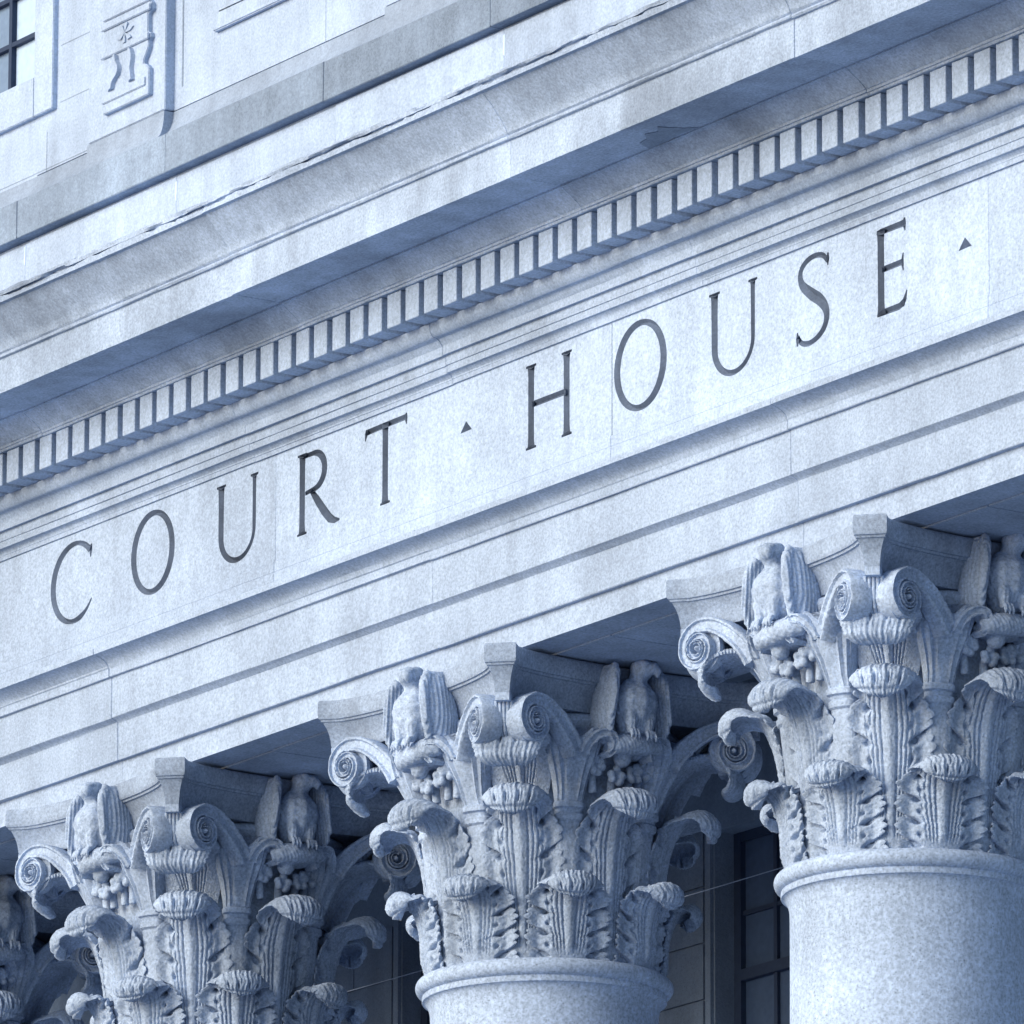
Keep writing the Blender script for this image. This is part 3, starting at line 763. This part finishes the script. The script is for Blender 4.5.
def perch_mesh():
    bm = bmesh.new(); O = .725
    tube(bm, [(-.155, O - .005, 1.030), (-.12, O + .018, 1.042), (-.05, O + .028, 1.050), (.05, O + .028, 1.058), (.12, O + .012, 1.066), (.172, O - .02, 1.066)], [.034, .048, .052, .052, .050, .036], 16)
    blob(bm, (0, O - .07, 1.04), (.15, .09, .045))
    blob(bm, (-.045, O - .03, .992), (.048, .044, .046))
    def disp(co, nr):
        x, y, z = co.T
        return .0016 * np.sin(x * 300 + z * 160) * (z > 1.0) + .0016 * np.sin(x * 120) * np.sin(z * 150 + y * 100)
    me = remeshed(bm, .0065, 3, disp, 'perch')
    co = np.empty(len(me.vertices) * 3); me.vertices.foreach_get('co', co); co = co.reshape(-1, 3); co[:, 0] = co[:, 0] * .95 + .012; co[:, 2] -= .032
    me.vertices.foreach_set('co', rot_az(co, 0).ravel()); me.flip_normals(); me.update(); return me
perch_m = perch_mesh()

def flower_mesh():
    bm = bmesh.new(); rr = random.Random(5)
    for cx, cz in ((-.135, .925), (-.03, .885), (.075, .905), (.140, .93)):
        o = math.sqrt(.60 ** 2 - cx * cx) + .055
        for k in range(6):
            a = k * PI / 3 + rr.random(); blob(bm, (cx + .032 * math.cos(a), o + .006, cz + .034 * math.sin(a)), (.021, .022, .021), seg=10)
        blob(bm, (cx, o - .012, cz), (.03, .02, .03), seg=10)
        tube(bm, [(cx, o - .04, cz), (cx * .9, o - .05, .80)], [.02, .022])
    me = remeshed(bm, .006, 2, None, 'flower')
    co = np.empty(len(me.vertices) * 3); me.vertices.foreach_get('co', co); me.vertices.foreach_set('co', rot_az(co.reshape(-1, 3), 0).ravel()); me.flip_normals(); me.update(); return me
flower_m = flower_mesh()

def abacus_mesh():
    layers = [(1.185, .098), (1.192, .094), (1.215, .090), (1.245, .080), (1.27, .066), (1.292, .048), (1.306, .036), (1.308, .022), (1.318, .018), (1.320, .006), (1.330, .000), (1.345, -.002), (1.395, -.002), (1.405, .002), (HC, .010)]
    n = 22; sag = .150; V = []; per = 0
    for z, ins in layers:
        ring = []
        a = AH - ins * .75; c = max(.022, AC - ins * .62)
        for q in range(4):
            az = q * PI / 2
            for i in range(n + 1):
                t = -1 + 2 * i / n; x = t * (a - c); y = a - (sag + ins * .12) * math.sqrt(max(0, 1 - abs(t) ** 2.2)) * 1.0
                ring.append(rot_az(np.array([x, y, z]), az))
        per = len(ring); V += ring
    F = grid_faces(per, len(layers), True) + [tuple(range(per))[::-1], tuple(range((len(layers) - 1) * per, len(layers) * per))]
    me = mesh_from(V, F, 'abacus'); me.materials.append(M_aba)
    me.polygons.foreach_set('use_smooth', [True] * len(me.polygons)); me.set_sharp_from_angle(angle=R(30)); return me
abacus_m = abacus_mesh()

def corner_block_mesh():
    """small block under the abacus horn with a tendril curl each side."""
    m = MB(); V0 = []
    def bx(x0, x1, y0, y1, z0, z1): m.box(x0, x1, y0, y1, z0, z1)
    bx(-.034, .034, .90, 1.052, 1.146, 1.1845)
    for k in range(-2, 3):
        xk = k * .019; V = []; rows = [(.965, .90), (.985, .945), (1.01, .985), (1.05, 1.005), (1.10, 1.012), (1.15, 1.015)]
        for z, o_ in rows: V += [(xk - .0085, .86, z), (xk + .0085, .86, z), (xk + .0085, o_ - .006, z), (xk + .003, o_, z), (xk - .003, o_, z), (xk - .0085, o_ - .006, z)]
        m.add(V, grid_faces(6, 6, True) + [tuple(range(6))[::-1], tuple(range(30, 36))])
    me = mesh_from(rot_az(np.array(m.v), 0), m.f, 'block'); me.materials.append(M_cap); return me
block_m = corner_block_mesh()

def lathe(prof, seg=128, a0=0):
    V = []; 
    for r, z in prof:
        for i in range(seg): V.append((r * math.cos(2 * PI * i / seg), r * math.sin(2 * PI * i / seg), z))
    F = grid_faces(seg, len(prof), True) + [tuple(range(seg))[::-1], tuple(range((len(prof) - 1) * seg, len(prof) * seg))]
    return mesh_from(V, F, 'lathe')
bell_m = lathe([(.540, .001), (.541, .03), (.52, .05), (.530, .35), (.540, .60), (.548, .78), (.56, .92), (.60, 1.03), (.655, 1.11), (.665, 1.14), (.655, 1.165), (.62, 1.184)], 96)
sh = [(.50, 0), (.555, -.001), (.575, -.003)] + [(.580 + .042 * math.cos(t), -.045 + .042 * math.sin(t)) for t in np.linspace(1.45, -1.35, 14)]
sh += [(.588, -.0885), (.590, -.091), (.590, -.112), (.588, -.116)] + [(.586 - .036 * math.sin(t), -.116 - .085 * (1 - math.cos(t)) * 1.0) for t in np.linspace(.15, PI / 2, 8)]
sh += [(.5495, -.24), (.550, -.5), (.556, -1.5), (.575, -4), (.605, -7), (.62, -9.3), (.66, -9.36), (.66, -9.4), (.72, -9.44), (.74, -9.5), (.72, -9.56), (.67, -9.6), (.74, -9.68), (.77, -9.74), (.74, -9.8), (.74, -9.84), (.80, -9.85), (.80, -10)]
shaft_m = lathe(sh[::-1], 160)
for me, mt, an in ((bell_m, M_cap, 40), (shaft_m, M_shaft, 35)):
    me.materials.append(mt); me.polygons.foreach_set('use_smooth', [True] * len(me.polygons)); me.set_sharp_from_angle(angle=R(an))

def child(name, me, parent, az=0.0, z=0.0, jit=0.0):
    o = bpy.data.objects.new(name, me); COL.objects.link(o); o.parent = parent
    o.rotation_euler = (random.uniform(-jit, jit), random.uniform(-jit, jit), az + random.uniform(-jit, jit)); return o

def column(x, label):
    c = tag(empty('corinthian_column', (x, 0, 0)), label, 'column', 'carved columns along the portico', 'thing')
    child('shaft', shaft_m, c)
    cap = child('capital', bell_m, c)
    child('abacus', abacus_m, cap)
    m = MB(); m.box(-.56, .56, -.555, .56, HC - .006, 1.4318)
    bpy.data.objects.remove(m.build('x', M_cap)) if False else child('bearing_block', bear_m, cap)
    for k in range(8):
        child('acanthus_leaf', random.choice((leaf_low, leaf_low2)), cap, k * PI / 4 + PI / 8, jit=.014)
        child('acanthus_leaf', random.choice((leaf_up, leaf_up2)), cap, k * PI / 4, jit=.014)
        child('stalk', stalk_m, cap, k * PI / 4 + PI / 8, jit=.004)
    for k in range(4):
        q = k * PI / 2
        child('volute_leaf', leaf_third, cap, q + PI / 4, jit=.004)
        child('corner_block', block_m, cap, q + PI / 4)
        for s in (1, -1):
            child('volute', vol_m[s], cap, q + PI / 4); child('helix_scroll', hel_m[s], cap, q)
        e = child('eagle', eagle_m, cap, q, jit=.014); e.scale = (random.uniform(.95, 1.04), random.uniform(.99, 1.01), random.uniform(.99, 1.012)); child('perch', perch_m, cap, q, jit=.014); child('flower_cluster', flower_m, cap, q)
    return c
mm = MB(); mm.box(-.56, .56, -.555, .56, HC - .004, 1.4320); bear_m = mesh_from(mm.v, mm.f, 'bearing'); bear_m.materials.append(M_cap)
column(S, 'large column at the right edge with its eagle capital cut by the frame')
column(0, 'middle column below the word COURT with complete eagle capital and short visible shaft')
column(-S, 'lower left column whose capital reaches the bottom edge without showing its shaft')
column(-2 * S, 'shaded column in the bottom left corner showing only part of its capital')

# ------------------------------------------------------------------ ground
m = MB(); m.add([(-400, -400, -10.6), (400, -400, -10.6), (400, 400, -10.6), (-400, 400, -10.6)], [(0, 1, 2, 3)])
tag(m.build('ground', M_pave), kind='structure')
m = MB(); m.box(X0, X1, -1.4, 2.56, -10.5995, -10.0); tag(m.build('portico_floor', M_pave), kind='structure')

# ------------------------------------------------------------------ camera
f_px = 8954.976662
r_ = Vector((0.55533584, 0.83162261, 0.00243588)); u_ = Vector((0.20447279, -0.13937956, 0.96889846)); w_ = Vector((-0.80609738, 0.53756597, 0.24744666))
cd = bpy.data.cameras.new('camera'); cam = bpy.data.objects.new('camera', cd); COL.objects.link(cam)
cd.sensor_width = 36; cd.lens = 36 * f_px / 1024; cd.clip_start = 1; cd.clip_end = 2000
M4 = Matrix((r_, u_, -w_)).transposed().to_4x4(); M4.translation = Vector((35.1069799, -23.60648436, -8.47734788))
cam.matrix_world = M4; SC.camera = cam

# ------------------------------------------------------------------ light
SUN_DIR = Vector((-.10, -.95, .36)).normalized()          # toward the sun: front left of the facade
EL = math.asin(SUN_DIR.z); AZ = math.atan2(SUN_DIR.x, SUN_DIR.y)
w = bpy.data.worlds.new('World'); SC.world = w; w.use_nodes = True
nt = w.node_tree; bg = nt.nodes['Background']; sky = nt.nodes.new('ShaderNodeTexSky'); sky.sky_type = 'NISHITA'; sky.sun_disc = False
sky.sun_elevation = EL; sky.sun_rotation = AZ; sky.air_density = 1.0; sky.dust_density = 1.5; sky.ozone_density = 1.0
nt.links.new(sky.outputs[0], bg.inputs[0]); bg.inputs[1].default_value = 0.078
sd = bpy.data.lights.new('sun', 'SUN'); so = bpy.data.objects.new('sun', sd); COL.objects.link(so)
sd.energy = 1.5; sd.angle = R(50); sd.color = (1.0, .915, .775)
so.rotation_euler = SUN_DIR.to_track_quat('Z', 'Y').to_euler()
SC.view_settings.view_transform = 'Standard'; SC.view_settings.look = 'None'; SC.view_settings.gamma = 1; SC.view_settings.exposure = 1.22
SC.render.engine = 'CYCLES'; SC.cycles.max_bounces = 6; SC.cycles.diffuse_bounces = 4
print('dentils', nd)
